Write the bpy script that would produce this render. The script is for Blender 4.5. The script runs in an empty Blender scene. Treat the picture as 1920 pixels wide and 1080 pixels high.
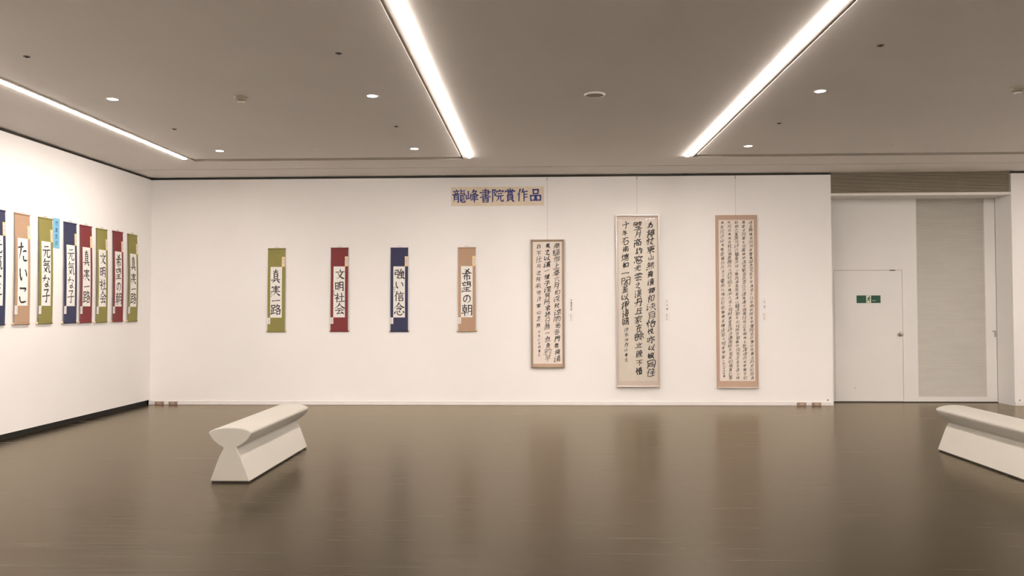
import bpy, bmesh, math, random
from math import sin, cos, pi, atan, radians
from mathutils import Matrix, Vector

S = bpy.context.scene
COL = S.collection
rnd = random.Random(7)

# ------------------------------------------------------------------ camera
FOC, CAM_H = 1480.0, 1.45            # focal length in pixels of the 1920 px frame, eye height in metres
pitch = atan(37 / FOC)
yaw = atan(50 / FOC * cos(pitch))
roll = -0.0025
cam_data = bpy.data.cameras.new('camera')
cam_data.sensor_width = 36.0
cam_data.lens = FOC / 1920 * 36.0
cam_data.clip_start = 0.05
cam_data.clip_end = 100
cam = bpy.data.objects.new('camera', cam_data)
COL.objects.link(cam)
r_ = Vector((cos(yaw), sin(yaw), 0)); f_ = Vector((-sin(yaw), cos(yaw), 0)); u_ = Vector((0, 0, 1))
f2 = f_ * cos(pitch) + u_ * sin(pitch); u2 = u_ * cos(pitch) - f_ * sin(pitch)
r3 = r_ * cos(roll) + u2 * sin(roll); u3 = u2 * cos(roll) - r_ * sin(roll)
mw = Matrix((r3, u3, -f2)).transposed().to_4x4()
mw.translation = (0, 0, CAM_H)
cam.matrix_world = mw
S.camera = cam

# ------------------------------------------------------------------ world, exposure, lamp strengths
world = bpy.data.worlds.new('world'); S.world = world
world.use_nodes = True
world.node_tree.nodes['Background'].inputs[0].default_value = (1, 0.9, 0.78, 1)
world.node_tree.nodes['Background'].inputs[1].default_value = 0.0
S.view_settings.view_transform = 'Standard'
S.view_settings.look = 'None'
S.view_settings.gamma = 1
S.view_settings.use_curve_mapping = False
S.view_settings.exposure = 0.0
STRIP_POWER = 124.0
DOWN_POWER = 22.0
LIGHT_COL = (1.0, 0.89, 0.822)

# ------------------------------------------------------------------ room numbers (metres)
D = 11.78          # back wall
XL = -5.88         # left wall
Z = 3.44           # ceiling
WT = 3.405         # top of the wall boards
YR = 12.20         # back of the door recess
RX0, RX1 = 4.32, 6.93
XR, YB = 8.2, -5.0

# ------------------------------------------------------------------ materials
def mat(name, col, rough=0.6, var=0.05, scale=(8, 8, 8), bump=0.0, bscale=60.0, metal=0.0, spec=0.5, coat=0.0):
    m = bpy.data.materials.new(name); m.use_nodes = True
    nt = m.node_tree; N = nt.nodes; L = nt.links
    b = N['Principled BSDF']
    b.inputs['Roughness'].default_value = rough
    b.inputs['Metallic'].default_value = metal
    b.inputs['Specular IOR Level'].default_value = spec
    b.inputs['Coat Weight'].default_value = coat
    tc = N.new('ShaderNodeTexCoord'); mp = N.new('ShaderNodeMapping'); ns = N.new('ShaderNodeTexNoise'); cr = N.new('ShaderNodeValToRGB')
    mp.inputs['Scale'].default_value = scale
    ns.inputs['Scale'].default_value = 1.0; ns.inputs['Detail'].default_value = 4
    L.new(tc.outputs['Object'], mp.inputs['Vector']); L.new(mp.outputs['Vector'], ns.inputs['Vector']); L.new(ns.outputs['Fac'], cr.inputs['Fac'])
    cr.color_ramp.elements[0].position = 0.3; cr.color_ramp.elements[1].position = 0.7
    cr.color_ramp.elements[0].color = tuple(max(0, c * (1 - var)) for c in col) + (1,)
    cr.color_ramp.elements[1].color = tuple(min(1, c * (1 + var)) for c in col) + (1,)
    L.new(cr.outputs['Color'], b.inputs['Base Color'])
    if bump:
        n2 = N.new('ShaderNodeTexNoise'); n2.inputs['Scale'].default_value = bscale; n2.inputs['Detail'].default_value = 3
        bp = N.new('ShaderNodeBump'); bp.inputs['Strength'].default_value = bump; bp.inputs['Distance'].default_value = 0.002
        L.new(tc.outputs['Object'], n2.inputs['Vector']); L.new(n2.outputs['Fac'], bp.inputs['Height']); L.new(bp.outputs['Normal'], b.inputs['Normal'])
    return m

def emit(name, col, power):
    m = bpy.data.materials.new(name); m.use_nodes = True
    nt = m.node_tree; nt.nodes.clear()
    e = nt.nodes.new('ShaderNodeEmission'); o = nt.nodes.new('ShaderNodeOutputMaterial')
    e.inputs['Color'].default_value = col + (1,); e.inputs['Strength'].default_value = power
    nt.links.new(e.outputs[0], o.inputs['Surface'])
    return m

def floor_mat():
    m = bpy.data.materials.new('dark_wood_floor'); m.use_nodes = True
    nt = m.node_tree; N = nt.nodes; L = nt.links; b = N['Principled BSDF']
    tc = N.new('ShaderNodeTexCoord')
    def noise(scale, detail):
        mp = N.new('ShaderNodeMapping'); mp.inputs['Scale'].default_value = scale
        n = N.new('ShaderNodeTexNoise'); n.inputs['Scale'].default_value = 1; n.inputs['Detail'].default_value = detail
        L.new(tc.outputs['Object'], mp.inputs['Vector']); L.new(mp.outputs['Vector'], n.inputs['Vector'])
        return n
    br = N.new('ShaderNodeTexBrick')
    br.inputs['Scale'].default_value = 1.0; br.inputs['Brick Width'].default_value = 1.8; br.inputs['Row Height'].default_value = 0.15
    br.inputs['Mortar Size'].default_value = 0.0015; br.inputs['Mortar Smooth'].default_value = 0.2
    br.inputs['Color1'].default_value = (0.016, 0.0128, 0.0078, 1); br.inputs['Color2'].default_value = (0.021, 0.017, 0.0105, 1); br.inputs['Mortar'].default_value = (0.008, 0.006, 0.004, 1)
    L.new(tc.outputs['Object'], br.inputs['Vector'])
    grain = noise((1.6, 55, 1), 5)
    cr = N.new('ShaderNodeValToRGB'); cr.color_ramp.elements[0].position = 0.32; cr.color_ramp.elements[1].position = 0.75
    cr.color_ramp.elements[0].color = (0.7, 0.69, 0.67, 1); cr.color_ramp.elements[1].color = (1.3, 1.3, 1.28, 1)
    L.new(grain.outputs['Fac'], cr.inputs['Fac'])
    mx = N.new('ShaderNodeMix'); mx.data_type = 'RGBA'; mx.blend_type = 'MULTIPLY'; mx.inputs['Factor'].default_value = 1
    L.new(br.outputs['Color'], mx.inputs['A']); L.new(cr.outputs['Color'], mx.inputs['B'])
    # pale scratches: rare thin flecks running with the boards
    fl = noise((3.5, 75, 1), 2)
    cf = N.new('ShaderNodeValToRGB'); cf.color_ramp.elements[0].position = 0.785; cf.color_ramp.elements[1].position = 0.82
    cf.color_ramp.elements[0].color = (0, 0, 0, 1); cf.color_ramp.elements[1].color = (1, 1, 1, 1)
    L.new(fl.outputs['Fac'], cf.inputs['Fac'])
    mx2 = N.new('ShaderNodeMix'); mx2.data_type = 'RGBA'; mx2.inputs['B'].default_value = (0.12, 0.095, 0.065, 1)
    L.new(cf.outputs['Color'], mx2.inputs['Factor']); L.new(mx.outputs['Result'], mx2.inputs['A'])
    dif = N.new('ShaderNodeBsdfDiffuse'); glo = N.new('ShaderNodeBsdfGlossy'); fre = N.new('ShaderNodeFresnel'); mxs = N.new('ShaderNodeMixShader')
    fre.inputs['IOR'].default_value = 1.335; glo.inputs['Color'].default_value = (0.91, 0.82, 0.68, 1)
    L.new(mx2.outputs['Result'], dif.inputs['Color'])
    L.new(fre.outputs[0], mxs.inputs[0]); L.new(dif.outputs[0], mxs.inputs[1]); L.new(glo.outputs[0], mxs.inputs[2])
    L.new(mxs.outputs[0], N['Material Output'].inputs['Surface'])
    rn = noise((1.1, 26, 1), 4)
    mr = N.new('ShaderNodeMapRange'); mr.inputs['From Min'].default_value = 0.3; mr.inputs['From Max'].default_value = 0.7
    mr.inputs['To Min'].default_value = 0.20; mr.inputs['To Max'].default_value = 0.28
    L.new(rn.outputs['Fac'], mr.inputs['Value']); L.new(mr.outputs['Result'], glo.inputs['Roughness'])
    bp = N.new('ShaderNodeBump'); bp.inputs['Strength'].default_value = 0.012; bp.inputs['Distance'].default_value = 0.002
    L.new(grain.outputs['Fac'], bp.inputs['Height']); L.new(bp.outputs['Normal'], glo.inputs['Normal']); N.remove(b)
    return m

M = dict(
    floor=floor_mat(),
    wall=mat('painted_wall', (0.87, 0.855, 0.835), 0.75, 0.012, (1.5, 1.5, 1.5), 0.05, 90),
    ceil=mat('painted_ceiling', (0.85, 0.80, 0.74), 0.85, 0.015, (1.0, 1.0, 1.0)),
    door=mat('painted_door', (0.76, 0.745, 0.72), 0.55, 0.015, (2, 2, 2)),
    base=mat('white_baseboard', (0.80, 0.775, 0.75), 0.5, 0.02, (5, 5, 5)),
    gap=mat('door_gap_shade', (0.22, 0.20, 0.17), 0.8, 0.04),  # shade of the gaps put into the backing colour
    slot=mat('slot_dark', (0.55, 0.51, 0.45), 0.8, 0.03),  # groove and seam faces, darker than the rest of the ceiling
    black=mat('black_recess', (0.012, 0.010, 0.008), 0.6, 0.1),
    rail=mat('dark_rail_metal', (0.05, 0.048, 0.04), 0.4, 0.1, (3, 3, 3), metal=0.6),
    dgrille=mat('dark_grille', (0.42, 0.37, 0.29), 0.6, 0.08, (3, 3, 30)),
    louvre=mat('grey_louvre', (0.62, 0.60, 0.55), 0.55, 0.04, (2, 2, 10)),
    louvre_back=mat('louvre_backing', (0.42, 0.40, 0.355), 0.8, 0.05),
    metal=mat('brushed_metal', (0.45, 0.42, 0.38), 0.35, 0.08, (20, 20, 60), metal=0.9),
    channel=mat('lamp_channel', (0.62, 0.58, 0.53), 0.5, 0.04),
    cream=mat('bench_lacquer', (0.43, 0.414, 0.366), 0.42, 0.02, (4, 4, 4)),
    plinth=mat('plinth_gap_shade', (0.03, 0.024, 0.018), 0.7, 0.1),  # near-black colour paints the shadow gap under the bench
    paper=mat('calligraphy_paper', (0.84, 0.82, 0.78), 0.8, 0.02, (30, 30, 30)),
    ivory=mat('ivory_paper', (0.87, 0.815, 0.73), 0.8, 0.025, (12, 12, 12)),
    pinkpaper=mat('pink_ivory_paper', (0.77, 0.69, 0.615), 0.8, 0.025, (12, 12, 12)),
    beige=mat('beige_banner_paper', (0.76, 0.655, 0.51), 0.8, 0.04, (14, 14, 14)),
    bluepaper=mat('blue_paper', (0.20, 0.49, 0.66), 0.7, 0.06, (14, 14, 14)),
    white=mat('white_card', (0.85, 0.82, 0.79), 0.7, 0.02),
    gold=mat('gold_slip', (0.85, 0.62, 0.26), 0.45, 0.08, (60, 60, 60)),
    pinkslip=mat('pink_slip', (0.82, 0.68, 0.60), 0.6, 0.04, (60, 60, 60)),
    ink=mat('black_ink', (0.018, 0.017, 0.018), 0.7, 0.3, (60, 60, 60)),
    greyink=mat('grey_ink', (0.055, 0.053, 0.048), 0.8, 0.5, (45, 45, 45)),
    paleink=mat('pale_grey_ink', (0.115, 0.11, 0.10), 0.8, 0.4, (45, 45, 45)),
    blueink=mat('blue_ink', (0.030, 0.038, 0.20), 0.7, 0.25, (40, 40, 40)),
    stamp=mat('red_stamp', (0.5, 0.08, 0.05), 0.8, 0.1),
    green=mat('olive_brocade', (0.25, 0.225, 0.062), 0.75, 0.10, (90, 90, 90), 0.2, 400),
    red=mat('maroon_brocade', (0.19, 0.027, 0.029), 0.75, 0.10, (90, 90, 90), 0.2, 400),
    navy=mat('navy_brocade', (0.030, 0.034, 0.085), 0.75, 0.12, (90, 90, 90), 0.2, 400),
    tan=mat('tan_brocade', (0.44, 0.29, 0.185), 0.75, 0.06, (90, 90, 90), 0.2, 400),
    tanmount=mat('tan_mount', (0.50, 0.355, 0.262), 0.7, 0.05, (60, 60, 60), 0.2, 300),
    pinkmount=mat('pale_pink_mount', (0.80, 0.70, 0.64), 0.65, 0.03, (40, 40, 40)),
    frame_brown=mat('bronze_frame', (0.32, 0.25, 0.175), 0.4, 0.08, (10, 10, 3), metal=0.3),
    frame_silver=mat('silver_frame', (0.70, 0.65, 0.60), 0.3, 0.03, (10, 10, 3), metal=0.55),
    knobwood=mat('pale_knob', (0.78, 0.60, 0.40), 0.45, 0.05, (30, 30, 30)),
    cord=mat('grey_cord', (0.30, 0.26, 0.21), 0.8, 0.1),
    wire=mat('steel_wire', (0.46, 0.42, 0.38), 0.5, 0.05, metal=0.3),
    outlet=mat('bronze_outlet', (0.30, 0.22, 0.165), 0.45, 0.08, metal=0.2),
    outlet_pale=mat('outlet_face', (0.52, 0.42, 0.34), 0.4, 0.06, metal=0.2),
    signgreen=mat('exit_green', (0.004, 0.066, 0.032), 0.5, 0.06),
    signwhite=mat('exit_white', (0.72, 0.74, 0.62), 0.5, 0.04),
    dark=mat('dark_opening', (0.045, 0.035, 0.025), 0.6, 0.1),
    detector=mat('detector_plastic', (0.34, 0.30, 0.23), 0.5, 0.05),  # base colour lowered for the little light it gets from below
    detcap=mat('detector_cap', (0.66, 0.60, 0.52), 0.5, 0.03),
    detcap2=mat('speaker_rim', (0.86, 0.83, 0.78), 0.5, 0.02),
    speaker=mat('speaker_mesh', (0.46, 0.42, 0.31), 0.6, 0.08, (200, 200, 200)),
    trim=mat('white_trim', (0.76, 0.73, 0.68), 0.5, 0.03),
    amber=mat('amber_scrap', (0.45, 0.22, 0.08), 0.6, 0.1),
    lamp=emit('lamp_light', LIGHT_COL, STRIP_POWER),
    down=emit('downlight_light', LIGHT_COL, DOWN_POWER),
)
def acrylic():
    m = bpy.data.materials.new('acrylic_sheet'); m.use_nodes = True
    nt = m.node_tree; N = nt.nodes; L = nt.links; N.clear()
    o = N.new('ShaderNodeOutputMaterial'); t = N.new('ShaderNodeBsdfTransparent'); g = N.new('ShaderNodeBsdfGlossy')
    fr = N.new('ShaderNodeFresnel'); fr.inputs['IOR'].default_value = 1.32; mx = N.new('ShaderNodeMixShader')
    t.inputs['Color'].default_value = (0.985, 0.98, 0.97, 1); g.inputs['Roughness'].default_value = 0.03
    L.new(fr.outputs[0], mx.inputs[0]); L.new(t.outputs[0], mx.inputs[1]); L.new(g.outputs[0], mx.inputs[2]); L.new(mx.outputs[0], o.inputs['Surface'])
    return m
M['acrylic'] = acrylic()

# ------------------------------------------------------------------ mesh building
def cap(p, d): return (p[0], p[1] + d, p[2])      # round stroke ends sit a hair behind the stroke
class MB:
    def __init__(self): self.v = []; self.f = []
    def add(self, vs, fs):
        n = len(self.v); self.v += [tuple(p) for p in vs]; self.f += [tuple(i + n for i in q) for q in fs]; return self
    def box(self, x0, x1, y0, y1, z0, z1):
        if x0 > x1: x0, x1 = x1, x0
        if y0 > y1: y0, y1 = y1, y0
        if z0 > z1: z0, z1 = z1, z0
        return self.add([(x0,y0,z0),(x1,y0,z0),(x1,y1,z0),(x0,y1,z0),(x0,y0,z1),(x1,y0,z1),(x1,y1,z1),(x0,y1,z1)],
                        [(0,3,2,1),(4,5,6,7),(0,1,5,4),(1,2,6,5),(2,3,7,6),(3,0,4,7)])
    def lathe(self, prof, c=(0,0,0), axis='z', n=24, cap=True):
        vs = []; fs = []
        for (r, h) in prof:
            for k in range(n):
                a = 2 * pi * k / n
                p = (r * cos(a), r * sin(a), h)
                if axis == 'x': p = (p[2], p[0], p[1])
                if axis == 'y': p = (p[0], p[2], p[1])
                vs.append((p[0] + c[0], p[1] + c[1], p[2] + c[2]))
        for i in range(len(prof) - 1):
            for k in range(n):
                a, b = i * n + k, i * n + (k + 1) % n
                fs.append((a, b, b + n, a + n))
        if cap:
            fs.append(tuple(range(n - 1, -1, -1))); fs.append(tuple((len(prof) - 1) * n + k for k in range(n)))
        return self.add(vs, fs)
    def prism(self, prof, y0, y1, ny=1):           # profile in x,z swept along y
        n = len(prof); vs = []; fs = []
        for j in range(ny + 1):
            y = y0 + (y1 - y0) * j / ny
            vs += [(p[0], y, p[1]) for p in prof]
        for j in range(ny):
            for k in range(n):
                a, b = j * n + k, j * n + (k + 1) % n
                fs.append((a, b, b + n, a + n))
        fs.append(tuple(range(n - 1, -1, -1))); fs.append(tuple(ny * n + k for k in range(n)))
        return self.add(vs, fs)
    def tube(self, pts, r, n=8):
        pts = [Vector(p) for p in pts]; vs = []; fs = []
        for i, p in enumerate(pts):
            t = (pts[min(i + 1, len(pts) - 1)] - pts[max(i - 1, 0)]).normalized()
            a = t.orthogonal().normalized() if i == 0 else (a - t * a.dot(t)).normalized()
            b = t.cross(a)
            for k in range(n):
                q = 2 * pi * k / n
                vs.append(tuple(p + a * r * cos(q) + b * r * sin(q)))
        for i in range(len(pts) - 1):
            for k in range(n):
                c, d = i * n + k, i * n + (k + 1) % n
                fs.append((c, d, d + n, c + n))
        fs.append(tuple(range(n - 1, -1, -1))); fs.append(tuple((len(pts) - 1) * n + k for k in range(n)))
        return self.add(vs, fs)
    def sheet(self, x0, x1, z0, z1, yf, th=0.0012, nz=1):   # a thin upright sheet following yf(z)
        vs = []; fs = []
        for j in range(nz + 1):
            z = z0 + (z1 - z0) * j / nz; y = yf(z)
            vs += [(x0, y, z), (x1, y, z), (x1, y + th, z), (x0, y + th, z)]
        for j in range(nz):
            for k in range(4):
                a, b = j * 4 + k, j * 4 + (k + 1) % 4
                fs.append((a, b, b + 4, a + 4))
        fs.append((3, 2, 1, 0)); e = nz * 4; fs.append((e, e + 1, e + 2, e + 3))
        return self.add(vs, fs)
    def ribbon(self, pts, ws, place):               # flat brush stroke: 2-D points and half widths
        n = len(pts); L = []; R = []
        for i in range(n):
            x0, y0 = pts[max(i - 1, 0)]; x1, y1 = pts[min(i + 1, n - 1)]
            dx, dy = x1 - x0, y1 - y0; d = math.hypot(dx, dy) or 1
            nx, ny = -dy / d, dx / d
            L.append((pts[i][0] + nx * ws[i], pts[i][1] + ny * ws[i])); R.append((pts[i][0] - nx * ws[i], pts[i][1] - ny * ws[i]))
        vs = [place(*p) for p in L] + [place(*p) for p in R]
        fs = [(i, i + 1, n + i + 1, n + i) for i in range(n - 1)]
        self.add(vs, fs)
        for e in (0, n - 1):
            c = pts[e]; w = ws[e]
            if w > 1e-5:
                self.add([cap(place(c[0] + w * cos(2 * pi * k / 8), c[1] + w * sin(2 * pi * k / 8)), 0.000012 if e else 0.000006) for k in range(8)], [tuple(range(8))])
        return self
    def build(self, name, m, parent=None, bevel=0.0, seg=2, smooth=False, loc=None):
        me = bpy.data.meshes.new(name)
        me.from_pydata(self.v, [], self.f)
        bm = bmesh.new(); bm.from_mesh(me)
        bmesh.ops.remove_doubles(bm, verts=bm.verts, dist=1e-6) if len(self.f) < 3000 and smooth else None
        bmesh.ops.recalc_face_normals(bm, faces=bm.faces)
        bm.to_mesh(me); bm.free()
        me.materials.append(m)
        o = bpy.data.objects.new(name, me); COL.objects.link(o)
        if parent: o.parent = parent
        if loc: o.location = loc
        if smooth:
            for p in me.polygons: p.use_smooth = True
        if bevel:
            b = o.modifiers.new('bevel', 'BEVEL'); b.width = bevel; b.segments = seg; b.limit_method = 'ANGLE'; b.angle_limit = radians(40)
            b.harden_normals = False
        return o

def tag(o, label, cat, group=None):
    o['label'] = label; o['category'] = cat
    if group: o['group'] = group
    return o
def thing(name, label, cat, loc=(0, 0, 0), rz=0, group=None):
    o = bpy.data.objects.new(name, None); COL.objects.link(o)
    o.location = loc; o.rotation_euler = (0, 0, rz); o.empty_display_size = 0.1
    return tag(o, label, cat, group)
def struct(o):
    o['kind'] = 'structure'; return o
def copy_tree(o, parent=None):
    c = o.copy(); COL.objects.link(c)
    if parent: c.parent = parent
    for ch in list(o.children): copy_tree(ch, c)
    return c

# ------------------------------------------------------------------ the room
struct(MB().box(XL - 0.3, XR, YB, YR + 0.2, -0.1, 0).build('floor', M['floor']))

# ceiling: one slab whose underside carries the light channels, panel grooves and a seam
xs = [XL - 0.12, -4.735, -4.665, -4.640, -4.575, -1.022, -0.996, -0.945, -0.875, 1.921, 2.001, 2.045, 2.075, 6.68, 6.745, 6.765, 6.835, XR]
ys = [YB, -4.0, 10.325, 10.33, 10.375, 10.43, 10.50, 11.100, 11.120, D + 0.075]
def depth(x, y):
    d = 0
    if 10.33 < y < 10.50 and (-4.575 < x < -1.022 or 2.075 < x < 6.68): d = 0.07
    if y < 10.50 and (-4.640 < x < -4.575 or -1.022 < x < -0.996 or 2.045 < x < 2.075 or 6.68 < x < 6.745): d = 0.014
    if 10.33 < y < 10.50 and (-4.640 < x < -4.575 or -1.022 < x < -0.996 or 2.045 < x < 2.075 or 6.68 < x < 6.745): d = 0.07
    if -4.0 < y < 10.325 and (-4.735 < x < -4.665 or 6.765 < x < 6.835): d = 0.03
    if -4.0 < y < 10.375 and -0.945 < x < -0.875: d = 0.03
    if -4.0 < y < 10.43 and 1.921 < x < 2.001: d = 0.03
    if 11.100 < y < 11.120: d = 0.05
    return d
c = MB(); gr = MB()
ncx, ncy = len(xs) - 1, len(ys) - 1
dep = [[depth((xs[i] + xs[i+1]) / 2, (ys[j] + ys[j+1]) / 2) for j in range(ncy)] for i in range(ncx)]
for i in range(ncx):
    for j in range(ncy):
        z = Z + dep[i][j]
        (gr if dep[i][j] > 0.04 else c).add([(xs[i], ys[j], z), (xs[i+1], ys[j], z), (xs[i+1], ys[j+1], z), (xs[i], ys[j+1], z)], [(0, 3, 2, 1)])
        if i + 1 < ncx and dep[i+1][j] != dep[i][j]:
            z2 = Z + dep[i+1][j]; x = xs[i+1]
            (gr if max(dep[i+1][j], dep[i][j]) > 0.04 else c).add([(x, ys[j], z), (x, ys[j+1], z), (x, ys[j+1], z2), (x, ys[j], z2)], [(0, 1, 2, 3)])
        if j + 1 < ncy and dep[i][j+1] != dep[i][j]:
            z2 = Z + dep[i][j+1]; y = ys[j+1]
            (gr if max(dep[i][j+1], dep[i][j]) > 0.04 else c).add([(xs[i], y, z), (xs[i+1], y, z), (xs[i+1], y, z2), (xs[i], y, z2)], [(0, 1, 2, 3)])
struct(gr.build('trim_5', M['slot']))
zt = Z + 0.2; xa, xb, ya, yb = xs[0], xs[-1], ys[0], ys[-1]
c.add([(xa, ya, zt), (xb, ya, zt), (xb, yb, zt), (xa, yb, zt)], [(0, 1, 2, 3)])
for i in range(ncx):
    for j, y in ((0, ya), (ncy - 1, yb)): c.add([(xs[i], y, Z + dep[i][j]), (xs[i+1], y, Z + dep[i][j]), (xs[i+1], y, zt), (xs[i], y, zt)], [(0, 1, 2, 3)])
for j in range(ncy):
    for i, x in ((0, xa), (ncx - 1, xb)): c.add([(x, ys[j], Z + dep[i][j]), (x, ys[j+1], Z + dep[i][j]), (x, ys[j+1], zt), (x, ys[j], zt)], [(0, 1, 2, 3)])
c.box(xa, xb, yb + 0.002, YR + 0.2, Z + 0.06, Z + 0.2)
struct(c.build('ceiling', M['ceil']))

# back wall boards with the door recess between them
struct(MB().box(XL - 0.02, RX0, D, YR, 0.0, WT).box(RX1, XR, D, YR, 0.0, WT).build('wall_back', M['wall']))
# slot above the boards that hides the picture rail, its shade painted black
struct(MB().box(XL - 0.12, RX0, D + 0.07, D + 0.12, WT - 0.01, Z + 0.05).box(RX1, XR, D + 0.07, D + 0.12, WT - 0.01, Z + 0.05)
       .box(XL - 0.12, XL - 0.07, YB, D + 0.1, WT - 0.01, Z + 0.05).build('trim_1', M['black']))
struct(MB().box(XL, RX0, D + 0.012, D + 0.024, WT + 0.002, WT + 0.022).box(RX1, XR, D + 0.012, D + 0.024, WT + 0.002, WT + 0.022)
       .box(XL - 0.024, XL - 0.012, YB, D, WT + 0.002, WT + 0.022).build('trim_2', M['rail']))
struct(MB().box(XL, RX0, D - 0.012, D + 0.005, 0.0, 0.062).box(RX1, XR, D - 0.012, D + 0.005, 0.0, 0.062).build('baseboard_back', M['base'], bevel=0.006))
# left wall of hanging boards over a dark recessed kick
struct(MB().box(XL - 0.09, XL, YB, D, 0.075, WT).build('wall_left', M['wall']))
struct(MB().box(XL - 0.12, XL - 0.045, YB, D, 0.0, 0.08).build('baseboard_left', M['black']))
struct(MB().box(XR, XR + 0.1, YB, YR, 0.0, Z).build('wall_right', M['wall']))
struct(MB().box(XL - 0.12, XR, YB - 0.1, YB, 0.0, Z).build('wall_front', M['wall']))

# recess: header, reveals and the partition at its back (open where the door stands)
DX0, DX1, DZ = 4.502, 5.530, 2.01
LX0, LX1, LZ0, LZ1 = 5.747, 6.768, 0.085, 3.095
rec = MB()
rec.box(RX0, DX0, YR, YR + 0.06, 0.014, 3.11).box(DX0, DX1, YR, YR + 0.06, DZ, 3.11).box(DX1, LX0, YR, YR + 0.06, 0.014, 3.11)
rec.box(LX0, LX1, YR, YR + 0.06, 0.014, LZ0).box(LX0, LX1, YR, YR + 0.06, LZ1, 3.11).box(LX1, 6.924, YR, YR + 0.06, 0.014, 3.11)
struct(rec.build('wall_recess', M['door']))
struct(MB().box(RX0, RX1 + 0.05, YR + 0.03, YR + 0.09, 0.0, 3.2).build('trim_3', M['gap']))  # dark sheet standing in for shade in the door and floor gaps
struct(MB().box(RX0 - 0.01, RX1 + 0.01, D + 0.004, YR + 0.05, 3.092, 3.13).build('trim_4', M['trim']))

# overhead grille: a run of horizontal blades in front of a dark box
g = thing('ceiling_grille', 'dark horizontal slatted grille above the door recess', 'grille', ((RX0 + RX1) / 2, D, 3.285))
hw = (RX1 - RX0) / 2 - 0.004
MB().box(-hw, hw, 0.05, 0.06, -0.154, 0.15).build('backing', M['dark'], g)
sl = MB()
nb = 17
for k in range(nb):
    z = -0.146 + 0.295 * k / (nb - 1)
    sl.add([(-hw, 0.006, z - 0.006), (hw, 0.006, z - 0.006), (hw, 0.014, z + 0.006), (-hw, 0.014, z + 0.006),
            (-hw, 0.008, z - 0.006), (hw, 0.008, z - 0.006), (hw, 0.016, z + 0.006), (-hw, 0.016, z + 0.006)],
           [(0, 3, 2, 1), (4, 5, 6, 7), (0, 1, 5, 4), (1, 2, 6, 5), (2, 3, 7, 6), (3, 0, 4, 7)])
sl.build('slats', M['dgrille'], g)
for x in (-0.70, -0.08, 0.55): MB().box(x - 0.006, x + 0.006, 0.020, 0.034, -0.15, 0.15).build('mullion', M['dark'], g)

# door
d = struct(MB().box(DX0 + 0.004, DX1 - 0.004, YR + 0.002, YR + 0.045, 0.016, DZ - 0.005).build('door_1', M['door'], bevel=0.003))
k = MB().lathe([(0.036, 0), (0.036, -0.006), (0.03, -0.009)], (5.489, YR + 0.002, 1.038), 'y')
k.lathe([(0.012, -0.008), (0.012, -0.03), (0.024, -0.036), (0.028, -0.048), (0.024, -0.058), (0.010, -0.062)], (5.489, YR + 0.002, 1.038), 'y')
k.build('door_knob', M['metal'], d, smooth=True)
MB().box(5.345, 5.425, YR - 0.006, YR + 0.02, DZ - 0.012, DZ + 0.002).build('hinge', M['rail'], d)
MB().lathe([(0.006, 0), (0.006, -0.003)], (4.80, YR + 0.002, 0.215), 'y', 10).build('screw_cap', M['rail'], d)

# tall louvre panel
lv = thing('louvre_panel', 'tall grey panel of fine horizontal louvres beside the white door', 'louvre', ((LX0 + LX1) / 2, YR, LZ0))
lw, lh = (LX1 - LX0) / 2, LZ1 - LZ0
MB().box(-lw, lw, 0.024, 0.029, 0, lh).build('backing', M['louvre_back'], lv)
MB().box(-lw, -lw + 0.012, -0.002, 0.02, 0, lh).box(lw - 0.012, lw, -0.002, 0.02, 0, lh).box(-lw, lw, -0.002, 0.02, 0, 0.010).box(-lw, lw, -0.002, 0.02, lh - 0.010, lh).build('frame', M['louvre'], lv)
sl = MB(); n = 150
for k in range(n):
    z = 0.014 + (lh - 0.028) * k / (n - 1)
    sl.add([(-lw, 0.000, z - 0.0075), (lw, 0.000, z - 0.0075), (lw, 0.007, z + 0.0075), (-lw, 0.007, z + 0.0075),
            (-lw, 0.002, z - 0.0075), (lw, 0.002, z - 0.0075), (lw, 0.009, z + 0.0075), (-lw, 0.009, z + 0.0075)],
           [(0, 3, 2, 1), (4, 5, 6, 7), (0, 1, 5, 4), (1, 2, 6, 5), (2, 3, 7, 6), (3, 0, 4, 7)])
sl.build('slats', M['louvre'], lv)
ph = MB().box(6.862, 6.905, YR - 0.018, YR, 1.068, 1.084).box(6.886, 6.900, YR - 0.030, YR - 0.014, 0.99, 1.082)
tag(ph.build('pull_handle', M['metal'], bevel=0.003), 'small metal pull handle on the white stile beside the grey louvres', 'handle')

# ------------------------------------------------------------------ lamps and ceiling fittings
def strip_light(label, x0, x1, yend, drop, cap):
    x = (x0 + x1) / 2; w = (x1 - x0) / 2
    t = thing('strip_light', label, 'strip light', (x, yend, Z + 0.03), 0, 'linear ceiling lights')
    Lh = yend + 3.95
    MB().box(-w - 0.003, w + 0.003, -Lh, -0.001, -0.008, 0).build('housing', M['channel'], t)
    # rounded opal diffuser
    pr = [(-w, -0.009)] + [(-w * cos(a), -0.030 - drop * sin(a)) for a in [pi * i / 12 for i in range(13)]] + [(w, -0.009)]
    MB().prism(pr, -Lh, -0.02).build('diffuser', M['lamp'], t)
    MB().box(-w - 0.003, w + 0.003, -0.019, -0.004, -0.032, -0.009).build('end_cap', M['channel'], t)
    return t
strip_light('thin ceiling strip light running beside the wall of many scrolls', -4.726, -4.674, 10.32, 0.009, 1)
strip_light('ceiling strip light past the door end of the room, out of the picture', 6.774, 6.826, 10.32, 0.009, 1)
strip_light('bright ceiling strip light ending above the blue-lettered banner', -0.936, -0.884, 10.37, 0.013, 1)
strip_light('bright ceiling strip light ending above the two tallest framed calligraphies', 1.933, 1.989, 10.425, 0.013, 1)

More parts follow.
